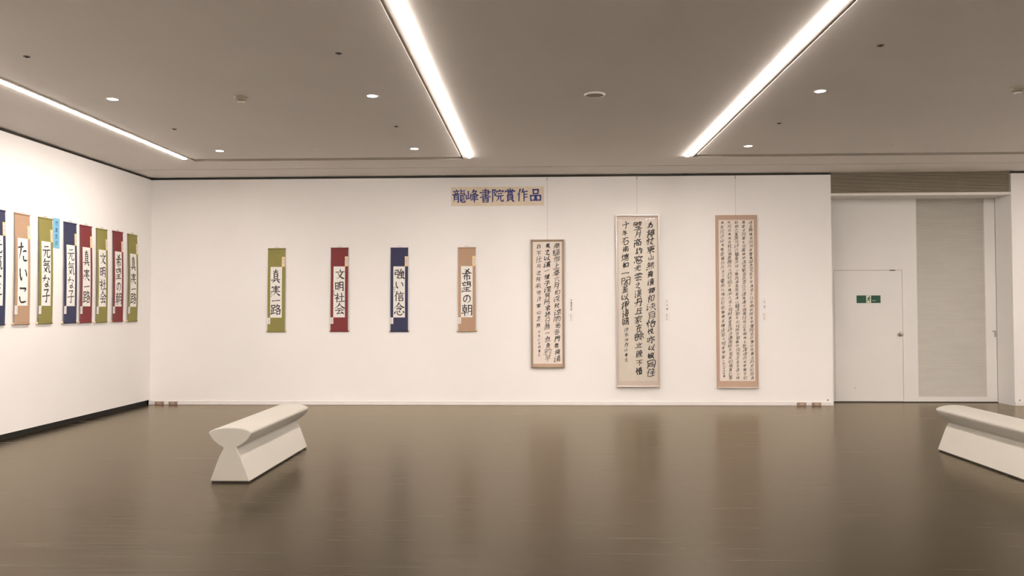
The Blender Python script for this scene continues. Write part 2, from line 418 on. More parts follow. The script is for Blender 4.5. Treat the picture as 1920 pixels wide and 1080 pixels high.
def downlight(label, x, y):
    t = thing('downlight', label, 'downlight', (x, y, Z), 0, 'round recessed downlights')
    MB().lathe([(0.046, 0.001), (0.049, -0.003), (0.062, -0.003), (0.064, 0.001)], n=28, cap=False).build('trim_ring', M['trim'], t, smooth=True)
    MB().lathe([(0.0465, -0.001), (0.03, -0.0012), (0.002, -0.0012)], n=28, cap=False).build('lens', M['down'], t)
    return t
downlight('lit downlight by the thin strip light, nearer the camera', -4.037, 7.318)
downlight('lit downlight by the thin strip light, close to the ceiling groove at the back', -4.022, 9.798)
downlight('lit downlight beside the banner-side strip light, nearer the camera', -1.555, 7.313)
downlight('lit downlight beside the banner-side strip light, close to the back groove', -1.547, 9.778)
downlight('lit downlight on the door side of the right strip light, nearer the camera', 2.603, 7.327)
downlight('lit downlight on the door side of the right strip light, near the back groove', 2.596, 9.805)

def sprinkler(label, x, y):
    t = thing('ceiling_sprinkler', label, 'sprinkler', (x, y, Z), 0, 'small dark sprinkler heads')
    MB().lathe([(0.026, 0.001), (0.026, -0.002), (0.022, -0.003)], n=20).build('cover_ring', M['rail'], t)
    MB().lathe([(0.012, -0.003), (0.012, -0.006), (0.014, -0.007), (0.010, -0.009)], n=14).build('head', M['dark'], t)
sprinkler('dark sprinkler dot in front of the near downlight by the thin strip', -4.029, 6.045)
sprinkler('dark sprinkler dot between the two downlights by the thin strip', -4.031, 8.575)
sprinkler('dark sprinkler dot in front of the near downlight by the banner-side strip', -1.555, 6.069)
sprinkler('dark sprinkler dot between the two downlights by the banner-side strip', -1.554, 8.557)
sprinkler('dark sprinkler dot in front of the near downlight by the right strip', 2.607, 6.053)
sprinkler('dark sprinkler dot between the two downlights by the right strip', 2.609, 8.592)

def detector(label, x, y):
    t = thing('smoke_detector', label, 'smoke detector', (x, y, Z), 0, 'ceiling smoke detectors')
    MB().lathe([(0.066, 0.001), (0.066, -0.008), (0.052, -0.024), (0.036, -0.034)], n=28).build('base', M['detector'], t, smooth=True)
    MB().lathe([(0.030, -0.033), (0.030, -0.043)], n=24).build('chamber', M['dark'], t)
    MB().lathe([(0.033, -0.042), (0.032, -0.050), (0.02, -0.055), (0.004, -0.056)], n=24).build('cap', M['detcap'], t, smooth=True)
detector('smoke detector on the ceiling between the two left rows of downlights', -2.797, 7.30)
detector('smoke detector on the ceiling in front of the door recess', 4.368, 7.296)

t = thing('ceiling_speaker', 'round beige speaker grille in the middle of the ceiling', 'speaker', (0.529, 7.347, Z))
MB().lathe([(0.080, -0.003), (0.082, -0.014), (0.090, -0.014), (0.099, -0.002), (0.099, 0.001)], n=36, cap=False).build('trim_ring', M['detcap2'], t, smooth=True)
MB().lathe([(0.081, 0.0), (0.080, -0.006), (0.04, -0.008), (0.003, -0.0085)], n=36).build('mesh_cover', M['speaker'], t, smooth=True)
for lab, x in (('small pale cover plate on the ceiling near the left back groove', -2.807), ('small pale cover plate on the ceiling near the groove before the door', 4.347)):
    t = thing('cover_plate', lab, 'cover plate', (x, 9.80, Z), 0, 'small ceiling cover plates')
    MB().lathe([(0.040, 0.001), (0.040, -0.004), (0.034, -0.006)], n=20).build('plate', M['trim'], t)
    MB().lathe([(0.006, -0.005), (0.006, -0.009)], n=10).build('screw', M['metal'], t)

# ------------------------------------------------------------------ brush lettering
WID = {'h': [(0, .85), (.18, .55), (.75, .62), (.92, .95), (1, .5)], 'v': [(0, .95), (.15, .72), (.85, .75), (1, .55)],
       'p': [(0, .95), (.3, .85), (1, .10)], 'n': [(0, .3), (.6, .95), (.82, 1.3), (1, .12)], 'd': [(0, .3), (.6, 1.15), (1, .65)],
       'k': [(0, .75), (.4, .72), (.88, .85), (1, .15)], 'b': [(0, .7), (.4, .75), (.6, .8), (1, .7)], 'o': [(0, .75), (.3, .7), (.75, .85), (1, .3)]}
GLYPH = {
'真': 'h 28,14 72,11|v 50,2 50,24|v 31,24 32,68|b 31,25 69,23 68,67|h 33,38 67,37|h 33,52 67,51|h 33,66 67,65|h 6,78 94,74|p 38,80 26,90 10,97|d 62,80 78,88 90,97',
'実': 'd 49,2 52,12|v 15,17 12,29|k 16,19 87,15 78,28|h 30,31 70,29|h 26,45 74,43|h 8,60 92,57|p 50,20 50,52 38,76 10,96|n 52,60 68,80 94,95',
'一': 'h 6,53 94,47',
'路': 'v 11,8 13,33|b 11,10 43,8 40,32|h 13,32 40,31|v 27,33 27,82|h 28,53 45,51|v 12,50 13,86|h 4,89 48,80|p 64,3 57,20 44,36|k 63,15 86,13 74,36 46,58|n 57,24 74,42 97,54|v 58,62 60,95|b 58,63 88,60 84,92|h 60,91 86,89',
'文': 'd 48,3 54,17|h 6,30 94,24|p 71,28 58,58 36,80 6,95|n 25,36 44,62 66,82 96,95',
'明': 'v 9,18 11,80|b 9,19 38,16 36,78|h 12,46 37,44|h 11,75 37,73|p 54,9 54,58 50,78 38,96|k 54,11 90,8 90,94 78,86|h 55,36 90,34|h 54,61 90,59',
'社': 'd 24,4 32,15|k 5,29 38,25 26,46 4,64|v 25,46 25,97|d 30,50 43,63|h 50,42 91,38|v 70,8 70,88|h 42,92 98,87',
'会': 'p 50,2 36,24 3,48|n 50,5 70,30 98,46|h 31,47 68,44|h 14,64 88,59|p 48,62 40,78 26,90|h 25,91 78,84|d 66,71 84,95',
'強': 'b 8,12 39,9 37,31|h 9,32 38,29|v 9,32 6,53|k 7,53 39,49 35,88 20,82|p 66,4 58,20 46,32|h 46,33 84,27|d 76,15 92,34|v 50,43 51,65|b 50,44 90,41 87,63|h 51,64 88,61|v 69,33 69,88|h 43,92 90,84|d 80,74 96,97',
'い': 'o 16,22 16,50 22,72 30,84 37,68|o 70,27 80,42 85,64',
'信': 'p 32,3 22,30 3,54|v 21,38 21,98|d 60,4 67,15|h 37,25 97,20|h 48,39 87,36|h 48,53 87,50|v 48,67 50,96|b 48,68 87,65 84,94|h 50,93 84,90',
'念': 'p 50,2 36,22 4,44|n 50,5 70,27 98,42|h 36,35 63,32|k 29,47 71,43 52,62|d 18,66 10,86|o 33,63 36,86 52,94 73,93 79,78|d 48,63 57,75|d 80,61 93,78',
'希': 'p 69,4 52,16 24,29|d 30,7 50,18 74,31|h 6,42 94,36|p 44,25 30,52 4,74|v 26,60 27,90|k 26,61 75,58 75,86 63,82|v 50,47 50,99',
'望': 'd 28,2 31,13|h 4,19 50,15|o 15,18 15,39 47,36|p 58,6 58,36 49,52|k 58,7 89,5 89,48 79,44|h 59,20 89,19|h 59,33 89,31|h 20,63 82,59|h 25,78 75,75|v 50,60 50,94|h 6,96 94,91',
'の': 'o 53,22 46,56 30,82 15,72 13,50 28,27 54,18 82,29 90,54 79,80 56,93',
'朝': 'h 7,15 49,12|v 28,2 28,29|v 11,30 13,61|b 11,31 46,29 44,59|h 13,45 45,43|h 13,59 45,58|h 2,76 53,70|v 28,61 28,99|p 62,9 62,58 58,78 48,96|k 62,11 92,8 92,94 80,86|h 63,36 92,34|h 62,61 92,59',
'元': 'h 27,16 75,12|h 6,43 94,37|p 38,42 34,68 8,96|k 60,40 58,74 62,90 84,92 94,72',
'気': 'p 30,3 22,18 6,34|h 28,18 87,14|h 28,33 79,29|k 14,47 75,43 75,68 82,90 97,78|p 57,54 40,76 12,96|d 18,58 54,88',
'な': 'h 8,28 53,23|p 34,4 26,36 6,62|d 66,20 88,35|o 66,46 66,78 55,92 36,85 42,72 62,74 90,94',
'子': 'k 21,14 77,10 52,36|k 52,34 55,60 50,96 36,87|h 4,56 96,49',
'た': 'h 6,27 54,21|p 34,4 26,44 6,88|o 54,46 72,42 87,44|o 52,70 60,88 94,86',
'こ': 'o 20,22 60,20 80,22 68,36|o 16,64 30,88 86,84',
'龍': 'd 28,2 28,12|h 8,18 49,14|d 17,22 22,33|d 39,20 32,33|h 2,39 53,35|p 12,46 12,80 5,97|k 12,47 43,45 43,96 33,91|h 13,60 42,59|h 13,75 42,73|v 62,6 62,33|h 62,15 92,12|h 62,32 88,28|k 87,27 87,44 59,47|k 59,45 59,82 66,94 90,94 96,80|h 66,59 87,56|h 66,71 87,68|h 66,83 87,80',
'峰': 'v 20,16 20,68|v 4,42 6,73|h 6,74 37,67|v 37,38 37,69|p 62,3 54,18 41,31|k 60,14 84,11 72,28 40,50|n 55,21 74,37 98,48|h 50,55 85,51|h 48,67 87,63|h 42,80 95,75|v 66,45 66,99',
'書': 'v 50,1 50,62|b 24,13 77,10 77,38|h 4,26 96,22|h 24,39 77,37|h 22,51 79,48|h 6,63 94,59|v 27,71 29,98|b 27,72 73,69 72,97|h 30,84 72,82|h 30,97 72,95',
'院': 'v 10,6 10,99|k 10,8 33,6 22,28 35,44 19,53|d 64,2 67,12|v 44,16 41,29|k 44,18 95,14 88,27|h 54,35 85,32|h 41,53 97,49|p 58,53 54,76 34,97|k 74,51 74,82 80,93 93,93 98,79',
'賞': 'v 50,1 50,15|d 28,4 35,15|d 73,3 64,15|v 12,18 8,29|k 12,20 91,17 84,28|v 33,28 35,42|b 33,29 67,28 66,41|h 35,41 66,40|v 27,50 29,83|b 27,51 73,49 72,82|h 30,61 72,60|h 30,72 72,71|h 30,83 72,82|p 40,85 30,92 12,99|d 60,85 84,99',
'作': 'p 32,3 22,30 3,54|v 21,38 21,99|p 56,3 50,20 36,37|h 52,25 97,19|v 64,24 64,99|h 65,47 93,43|h 65,69 93,65',
'品': 'v 29,6 32,41|b 29,7 73,5 70,39|h 32,39 71,38|v 7,54 10,95|b 7,55 45,53 43,93|h 10,93 44,91|v 55,54 58,95|b 55,55 94,53 91,93|h 58,93 92,91',
}
def lerp_w(kind, t):
    a = WID[kind]
    for (t0, w0), (t1, w1) in zip(a, a[1:]):
        if t <= t1: return w0 + (w1 - w0) * (t - t0) / (t1 - t0)
    return a[-1][1]
def sample(pts, kind):
    if kind in 'opnd' and len(pts) > 2 or kind == 'k' and len(pts) > 4:
        out = []; P = [pts[0]] + pts + [pts[-1]]
        for i in range(1, len(P) - 2):
            for s in range(6):
                t = s / 6; p0, p1, p2, p3 = P[i-1], P[i], P[i+1], P[i+2]
                out.append(tuple(0.5 * (2*p1[a] + (p2[a]-p0[a])*t + (2*p0[a]-5*p1[a]+4*p2[a]-p3[a])*t*t + (3*p1[a]-p0[a]-3*p2[a]+p3[a])*t**3) for a in (0, 1)))
        out.append(pts[-1]); return out
    out = []
    for a, b in zip(pts, pts[1:]):
        out += [(a[0] + (b[0]-a[0]) * s / 6, a[1] + (b[1]-a[1]) * s / 6) for s in range(6)]
    out.append(pts[-1]); return out
def brush(mb, ch, x0, x1, zt, zb, w, yf, lift=0.0016, shaky=1.0):
    """one hand-brushed character in the box x0..x1, zt..zb; w is the half width of a full stroke"""
    r = random.Random(sum(map(ord, ch)) + int(x0 * 1000))
    for i, s in enumerate(GLYPH[ch].split('|')):
        kind, rest = s[0], s[2:]
        pts = [tuple(map(float, q.split(','))) for q in rest.split()]
        pts = [(px + r.uniform(-1.2, 1.2) * shaky, py + r.uniform(-1.2, 1.2) * shaky) for px, py in pts]
        P = [(x0 + (x1 - x0) * px / 100, zt + (zb - zt) * py / 100) for px, py in sample(pts, kind)]
        lens = [0]
        for a, b in zip(P, P[1:]): lens.append(lens[-1] + math.hypot(b[0]-a[0], b[1]-a[1]))
        T = lens[-1] or 1
        ws = [w * lerp_w(kind, l / T) * r.uniform(0.93, 1.07) for l in lens]
        off = lift + i * 0.00004
        mb.ribbon(P, ws, lambda x, z: (x, yf(z) - off, z))
def scribble(mb, x, zt, size, count, w, yf, seed, lift=0.0016):
    """tiny signatures and slip notes that the photo only hints at"""
    r = random.Random(seed)
    for c in range(count):
        z0 = zt - c * size * 1.15
        for q in range(4):
            a = (x + r.uniform(-.4, .4) * size, z0 - r.uniform(0, .9) * size)
            horiz = r.random() < 0.6
            b = (a[0] + (r.uniform(.3, .7) if horiz else r.uniform(-.15, .15)) * size, a[1] - (r.uniform(-.1, .1) if horiz else r.uniform(.3, .6)) * size)
            mb.ribbon([a, ((a[0]+b[0])/2, (a[1]+b[1])/2), b], [w, w * .7, w * .5], lambda X, Zz: (X, yf(Zz) - lift - q * 0.00003, Zz))

_cache = {}
def font_glyph(ch, off):
    if (ch, off) not in _cache:
        cu = bpy.data.curves.new('letter', 'FONT'); cu.body = ch; cu.resolution_u = 3; cu.fill_mode = 'FRONT'; cu.offset = off
        ob = bpy.data.objects.new('letter', cu); COL.objects.link(ob)
        ev = ob.evaluated_get(bpy.context.evaluated_depsgraph_get()); me = ev.to_mesh()
        V = [(v.co.x, v.co.y) for v in me.vertices]; F = [tuple(p.vertices) for p in me.polygons]
        ev.to_mesh_clear(); bpy.data.objects.remove(ob); bpy.data.curves.remove(cu)
        _cache[(ch, off)] = ([(x, y + 0.08) for x, y in V], F)     # about 0..1 in both directions
    return _cache[(ch, off)]
def cursive(mb, text, x, zt, zb, size, yf, seed, weight=1.0, wild=1.0, link=0.3, lift=0.0016, sizes=None):
    """a column of running-hand characters from zt down to zb, centred on x"""
    r = random.Random(seed); n = len(text); step = (zt - zb) / n; prev = None
    for i, ch in enumerate(text):
        off = r.choice([0.0, 0.012, 0.024, 0.036]) * weight
        V, F = font_glyph(ch, round(off, 3))
        sx = size * r.uniform(.72, 1.05) * wild ** 0.2; sy = min(size * r.uniform(.8, 1.1), step * 1.0)
        sh = r.uniform(-.28, -.05) * wild; rot = r.uniform(-.12, .06) * wild
        a1, a2, p1, p2 = .05 * wild, .05 * wild, r.uniform(0, 6.3), r.uniform(0, 6.3)
        cx = x + r.uniform(-.06, .06) * size * wild; cz = zt - (i + .5) * step
        vs = []
        for (u, v) in V:
            u2 = u - .5 + a1 * sin(5.5 * v + p1) ; v2 = v - .45 + a2 * sin(4.5 * u + p2)
            u2 -= sh * v2 * 0.5; v2 += 0.22 * wild * u2 * 0.8
            X = (u2 * cos(rot) - v2 * sin(rot)) * sx; W = (u2 * sin(rot) + v2 * cos(rot)) * sy
            vs.append((cx + X, yf(cz + W) - lift - (i % 3) * 0.00003, cz + W))
        mb.add(vs, F)
        if prev and r.random() < link:
            a = (prev[0] + r.uniform(-.15, .15) * size, prev[1] - sy * .42); b = (cx + r.uniform(-.1, .2) * size, cz + sy * .40)
            if a[1] > b[1]:
                m_ = ((a[0] + b[0]) / 2 + r.uniform(-.1, .1) * size, (a[1] + b[1]) / 2)
                mb.ribbon([a, m_, b], [size * .02, size * .03, size * .02], lambda X, Zz: (X, yf(Zz) - lift - .0001, Zz))
        prev = (cx, cz)
    return mb

# running-hand forms: whole characters, and side pieces that are combined with them
RUN = {
'L氵': 'd 30,8 60,18|o 20,40 45,45 25,95 70,70', 'L扌': 'h 0,32 90,22|k 55,2 55,92 25,84|p 85,52 0,72', 'L亻': 'p 80,0 50,30 5,52|v 55,35 52,98',
'L木': 'h 0,28 95,20|v 52,0 50,98|p 50,30 0,70|d 60,45 90,60', 'L禾': 'p 85,2 20,12|h 0,32 95,26|v 50,10 48,98|p 48,34 0,72|d 60,45 92,62',
'L糸': 'o 60,0 25,25 70,30 15,58|v 48,58 48,98|d 15,70 8,88|d 75,65 88,82', 'L女': 'o 45,0 20,55 80,92|p 80,25 50,70 0,95|h 0,40 98,30',
'L忄': 'v 50,0 50,98|d 15,30 10,55|d 75,25 92,40', 'L日': 'v 10,10 12,90|b 10,10 88,8 86,88|h 12,50 85,46|h 12,88 86,84',
'L馬': 'v 12,4 12,58|h 12,6 92,2|h 12,22 84,19|h 12,38 84,35|v 50,4 50,56|k 12,56 96,52 88,98 66,92|d 10,70 6,88|d 34,68 38,84|d 56,66 60,80',
'十': 'h 4,40 96,32|v 50,2 50,98', '年': 'p 40,0 12,30|h 25,18 85,14|h 25,40 80,36|h 2,66 98,58|v 55,18 55,99',
'石': 'h 10,14 90,10|p 45,14 5,70|o 35,50 38,92 85,88 88,48 36,52', '南': 'h 12,20 88,14|v 50,0 48,36|v 12,40 10,96|k 12,40 90,36 90,94 78,88|h 30,58 72,55|h 28,74 74,70|v 50,48 50,92',
'水': 'k 50,0 50,96 36,86|k 6,36 38,32 6,80|p 88,18 58,44|n 55,44 98,90', '一': 'h 6,53 94,47',
'閣': 'v 8,6 6,98|k 8,8 38,6 38,34 10,36|k 60,6 94,4 94,96 82,88|h 60,34 92,32|k 44,50 72,46 30,78|o 36,78 38,96 66,94 68,76 38,78',
'以': 'o 12,14 14,72 40,56|d 42,28 52,42|o 82,4 70,60 46,92|d 72,62 96,90', '月': 'p 24,6 24,60 6,96|k 24,7 82,5 82,96 66,88|h 26,34 80,32|h 26,60 80,58',
'高': 'd 50,0 52,12|h 8,20 92,16|o 34,28 36,44 68,42 68,26 34,28|v 12,54 10,98|k 12,54 90,50 90,96 78,90|o 36,68 38,86 64,84 66,66 36,68',
'雲': 'h 22,8 78,5|v 10,20 6,36|k 10,22 92,18 84,34|v 50,8 50,44|d 26,28 36,32|d 66,26 76,30|h 24,54 78,50|h 6,68 94,63|o 50,68 22,90 74,86|d 68,78 86,94',
'之': 'd 46,0 58,14|k 14,32 78,26 24,76|n 10,72 40,84 98,94', '丹': 'p 28,8 28,60 6,96|k 28,9 80,6 80,94 66,88|d 48,26 58,40|h 2,52 98,46',
'丘': 'p 76,2 24,14|v 24,14 22,88|h 24,42 88,38|v 64,42 64,86|h 0,90 100,86', '在': 'h 6,22 94,16|p 46,0 28,44 2,68|v 26,46 26,98|h 42,52 90,48|v 64,32 64,90|h 36,92 98,88',
'其': 'h 8,20 92,15|v 30,2 30,64|v 70,0 70,62|h 32,36 68,34|h 32,50 68,48|h 2,68 98,63|p 38,72 10,97|d 60,72 90,96', '立': 'd 48,0 54,14|h 12,28 88,23|d 30,42 38,72|p 72,38 58,76|h 2,90 98,84',
'不': 'h 4,14 96,8|p 56,14 36,44 2,66|v 52,34 52,98|d 60,44 92,66', '山': 'v 50,2 50,80|v 12,38 14,82|h 14,84 88,78|v 88,34 88,82',
'東': 'h 8,16 92,10|o 22,30 26,56 76,52 78,28 22,30|h 26,43 76,40|k 50,0 50,97 38,90|p 46,58 6,90|n 54,58 96,90', '書': GLYPH['書'], '作': GLYPH['作'], '子': GLYPH['子'],
'自': 'd 54,0 40,14|v 18,16 18,96|b 18,17 82,13 82,96|h 20,40 80,37|h 20,62 80,60|h 20,90 80,87', '亦': 'd 48,0 54,12|h 4,28 96,22|p 38,28 34,60 14,92|k 62,28 62,92 48,84|d 16,48 6,72|d 80,44 96,70',
'同': 'v 10,6 8,98|k 10,7 90,4 90,96 76,88|h 28,30 72,27|o 30,48 32,76 68,74 70,46 30,48', '口': 'v 10,20 14,85|b 10,20 90,15 84,82|h 14,82 84,78',
'青': 'h 14,12 88,8|h 20,26 82,22|v 50,0 50,40|h 2,42 98,37|v 22,54 16,98|k 22,54 82,51 82,96 68,90|h 24,68 80,66|h 22,82 80,80',
'妾': 'd 50,0 54,8|h 14,16 90,12|h 4,40 98,35|o 44,40 24,72 84,98|p 78,44 56,76 8,98|h 2,66 100,60|d 34,20 40,32|p 70,18 60,34', '丈': 'h 4,26 96,20|p 56,0 46,56 4,98|n 20,46 50,76 98,96',
'孚': 'p 84,2 20,12|d 20,20 28,32|d 46,18 52,30|p 82,18 68,34|k 18,44 80,40 52,56|k 50,56 54,96 34,90|h 0,70 100,65', '台': 'o 54,0 20,36 80,32|d 68,18 94,42|v 22,54 26,96|b 22,54 84,50 80,94|h 26,94 80,90',
'兌': 'd 24,0 34,16|p 78,0 62,18|v 22,24 26,54|b 22,24 80,20 76,52|h 26,52 76,48|p 40,54 32,80 4,98|k 62,52 62,84 94,90 98,72', '呉': 'v 20,4 22,34|b 20,4 80,2 78,32|h 22,32 78,30|h 10,46 84,43|h 0,66 100,60|p 40,68 8,98|n 60,68 98,98',
'圭': 'h 16,14 86,10|v 50,0 50,44|h 4,44 98,38|h 14,66 88,62|v 50,48 50,92|h 0,96 100,90', '昔': 'h 6,18 94,12|v 32,2 32,40|v 68,0 68,38|h 0,44 100,38|v 24,54 26,98|b 24,54 80,51 78,97|h 26,74 78,72|h 26,96 78,94',
'甲': 'v 14,8 16,56|b 14,8 90,4 86,54|h 16,32 86,29|h 16,56 86,53|v 52,6 52,100', '毎': 'p 40,0 10,26|h 24,16 94,11|o 28,32 16,88 84,82|k 28,32 86,28 74,96|h 0,60 100,55|d 50,40 54,50|d 46,66 52,76',
'鷗': 'h 4,14 46,10|v 8,12 8,90|h 8,90 50,84|o 20,28 40,28 24,44|o 16,54 34,54 20,74|p 74,0 62,12|v 60,14 58,62|b 60,14 92,11 90,36|h 60,26 90,24|h 60,38 92,36|h 58,52 98,48|k 58,62 96,58 92,96 78,92|d 54,74 50,88|d 66,72 70,84|d 78,70 82,80',
'璧': 'k 8,6 44,4 40,22 10,24|p 10,8 2,56|o 18,34 20,50 40,48 40,32 18,34|h 54,14 96,10|d 62,18 66,26|p 86,16 78,28|h 50,32 100,28|h 56,44 94,40|v 74,2 74,58|h 20,66 80,62|h 26,80 74,77|v 50,64 50,94|h 4,98 96,92|d 64,82 74,88',
'懸': 'v 14,2 16,32|b 14,2 46,0 44,30|h 16,16 44,14|h 6,40 52,36|o 76,0 58,18 90,22 56,42|v 74,42 74,60|d 14,48 8,58|d 40,46 50,56|d 14,70 6,88|o 30,66 36,94 76,94 82,78|d 48,64 58,74|d 82,64 96,80',
'窓': 'd 48,0 52,10|v 12,16 8,30|k 12,18 90,13 84,28|p 36,24 14,42|d 60,24 84,36|o 50,40 26,58 76,54|d 66,46 80,60|d 14,70 6,90|o 32,66 36,92 74,94 80,78|d 48,64 58,74|d 80,62 96,78',
'光': 'v 50,0 50,40|d 20,10 32,26|p 82,6 66,28|h 2,44 98,38|p 38,44 32,74 2,98|k 60,42 60,84 92,90 98,70', 'R漢': 'h 6,14 94,8|v 32,0 32,26|v 66,0 66,24|v 22,32 24,50|b 22,32 80,29 78,48|h 24,50 78,47|h 10,62 88,58|h 0,76 100,71|v 50,26 50,72|p 48,76 4,100|n 54,76 98,100',
'餘': 'p 26,0 2,24|n 28,4 50,22|v 12,26 12,90|b 12,26 42,24 40,56|h 12,40 40,38|h 12,56 40,54|h 12,90 36,78|p 74,0 50,32|n 74,4 100,32|h 60,34 90,30|h 52,52 100,47|v 76,34 76,96|d 60,64 54,80|d 90,62 98,76',
'免': 'p 40,0 8,28|k 30,10 76,8 56,26|v 14,30 16,54|b 14,30 88,27 84,52|h 16,54 84,51|v 50,28 48,56|p 46,56 34,82 2,98|k 62,54 62,86 94,92 99,74',
'塘': 'h 2,34 34,28|v 18,10 18,78|h 0,84 38,74|d 66,0 70,10|h 44,18 98,14|p 46,18 44,60 36,98|h 54,30 90,27|h 50,44 98,40|h 54,56 90,53|v 72,22 72,66|o 58,72 60,94 88,92 90,70 58,72',
'蓋': 'h 6,12 94,8|v 32,0 32,22|v 66,0 66,22|h 24,32 76,29|v 50,22 50,44|h 8,46 92,42|o 50,46 30,60 72,58|v 20,66 20,92|b 20,66 80,63 80,92|v 40,66 40,92|v 60,65 60,92|h 0,97 100,92',
'中': 'v 10,20 14,60|b 10,20 90,15 86,58|h 14,60 86,56|v 50,0 50,100', '本': 'h 6,26 94,20|v 50,0 50,98|p 48,26 4,76|n 52,26 96,74|h 32,76 68,73', '為': 'o 66,0 54,16 22,40|k 26,26 74,20 40,52 8,92|k 34,54 84,44 94,64 80,98 64,90|d 40,76 46,88',
'蕭': 'h 4,10 96,6|v 32,0 32,20|v 66,0 66,20|b 22,26 78,23 78,46|h 6,36 94,32|h 22,48 78,45|v 50,20 50,98|v 14,54 8,98|v 86,52 90,96|d 30,60 34,76|d 66,58 70,74',
'R騒': 'k 10,4 82,2 12,44|n 26,12 98,44|v 20,54 22,76|b 20,54 84,51 80,74|h 22,76 80,73|v 52,46 52,92|h 2,96 96,90', '御': 'p 30,0 4,24|p 32,22 2,50|v 22,40 20,98|p 50,4 38,22|h 42,18 66,15|h 38,36 70,32|v 54,18 54,82|h 54,58 70,55|h 36,86 70,78|k 76,14 98,11 96,70 84,64|v 76,12 76,100',
'上': 'v 46,4 46,88|h 48,42 86,38|h 2,92 98,86', '臺': 'v 50,0 50,20|h 14,12 86,8|h 26,24 76,21|o 30,32 32,46 68,44 70,30 30,32|v 12,52 8,62|k 12,53 92,49 86,60|h 24,68 80,64|o 50,68 28,82 74,80|h 2,97 98,91|v 50,80 50,95',
'六': 'd 46,0 54,16|h 2,36 98,30|p 36,48 26,76 2,98|n 60,48 98,98', 'R深': 'v 10,8 6,26|k 10,10 94,6 86,22|p 38,14 16,38|d 62,14 88,34|h 2,52 98,46|v 50,36 50,100|p 48,54 2,92|n 54,54 98,90', '火': 'd 16,26 10,50|p 84,22 68,46|p 50,2 46,56 2,98|n 50,50 98,98',
'京': 'd 50,0 54,12|h 4,20 96,15|v 22,32 24,54|b 22,32 80,29 76,52|h 24,54 76,50|k 50,54 50,98 36,92|d 22,66 6,88|d 72,64 96,86', '雨': 'h 8,10 92,5|v 12,26 8,98|k 12,26 92,22 92,96 78,90|v 50,8 50,98|d 24,42 36,50|d 24,64 36,72|d 62,40 74,48|d 62,62 74,70',
'過': 'd 10,4 22,16|k 2,34 24,30 14,74|n 0,78 40,90 100,96|v 44,6 42,70|b 44,6 84,4 84,28|v 40,34 40,74|k 40,34 98,31 96,72 84,66|o 54,46 56,60 78,58 80,44 54,46', '巻': 'd 28,0 36,12|p 74,0 62,14|h 16,22 84,18|h 4,38 96,33|p 48,4 36,46 2,72|n 56,38 98,68|k 30,58 70,55 70,74 34,76|k 34,74 34,94 76,96 84,82',
'門': 'v 8,6 6,100|k 8,7 40,4 40,38 10,40|h 10,22 38,20|k 60,6 96,3 96,98 80,90|v 60,6 60,38|h 60,22 94,19|h 60,38 94,36', '易': 'v 20,2 22,36|b 20,2 82,0 80,34|h 22,18 80,16|h 22,36 80,34|h 2,50 98,45|p 28,50 4,78|k 26,60 90,56 78,98 60,92|p 52,60 20,92|p 72,58 42,96',
'風': 'p 20,6 18,60 2,98|k 20,8 76,4 78,80 98,96 98,80|v 36,28 38,52|b 36,28 62,26 60,50|h 38,52 60,50|v 49,18 49,72|h 32,78 66,70', '重': 'p 84,0 20,10|h 4,22 96,17|v 22,30 24,60|b 22,30 80,27 78,58|h 24,46 78,43|h 24,60 78,57|v 50,6 50,92|h 10,76 90,72|h 0,96 100,91',
'可': 'h 0,16 100,10|k 84,14 84,98 66,90|v 16,36 18,66|b 16,36 58,33 54,64|h 18,66 54,63', '所': 'h 4,12 44,8|v 10,30 8,60|b 10,30 42,27 40,54|h 10,56 40,53|p 10,58 0,98|p 94,2 62,14|p 62,14 60,60 48,98|h 62,44 98,39|v 80,42 80,100',
'求': 'h 6,24 94,18|k 50,0 50,96 36,88|d 24,40 34,52|p 44,56 6,84|p 84,36 58,54|n 54,50 98,92|d 70,2 82,12', '冬': 'p 44,0 8,38|k 36,14 84,10 6,62|n 30,24 100,62|d 44,62 62,74|d 34,80 64,96', '日': 'v 18,6 20,92|b 18,6 80,3 78,90|h 20,48 78,45|h 20,90 78,87',
'無': 'p 28,0 4,30|h 22,14 92,10|h 6,36 94,32|h 0,62 100,57|v 26,14 26,60|v 44,12 44,60|v 62,12 62,60|v 80,10 80,58|d 14,76 6,96|d 36,74 40,92|d 58,73 64,90|d 80,70 94,90', '点': 'v 46,0 46,34|h 48,16 86,12|v 18,34 20,62|b 18,34 82,31 78,60|h 20,62 78,59|d 14,76 6,96|d 36,76 40,92|d 58,74 64,90|d 80,72 94,90',
'魚': 'p 40,0 10,28|k 32,12 72,9 54,26|v 16,28 16,64|b 16,28 84,25 84,64|h 16,46 84,44|h 16,64 84,61|v 50,28 50,62|d 14,78 6,98|d 36,78 40,94|d 58,76 64,92|d 80,74 94,92', '釣': 'p 26,0 2,30|n 28,4 52,28|h 10,36 46,32|h 4,54 50,50|v 28,34 28,88|h 0,92 52,82|p 72,2 54,40|k 66,22 98,18 92,92 74,86|d 68,48 80,60',
'竿': 'p 24,0 8,26|h 18,14 46,11|d 34,18 40,28|p 70,0 56,26|h 64,13 96,9|d 80,16 86,26|h 16,44 84,40|h 2,64 98,58|v 50,42 50,100', '勺': 'p 40,0 10,44|k 28,24 96,18 86,94 60,88|d 40,46 60,60', '士': 'h 4,40 98,34|v 50,2 50,86|h 14,90 88,85',
'来': 'h 10,18 90,12|d 26,28 34,42|p 76,24 62,42|h 2,54 98,48|v 50,0 50,100|p 48,56 4,92|n 54,56 98,92', '送': 'd 10,4 22,16|k 2,34 24,30 14,74|n 0,78 40,90 100,96|d 46,2 54,14|p 84,0 72,16|h 44,24 94,20|h 38,44 100,39|p 68,24 62,52 38,76|n 68,44 98,72',
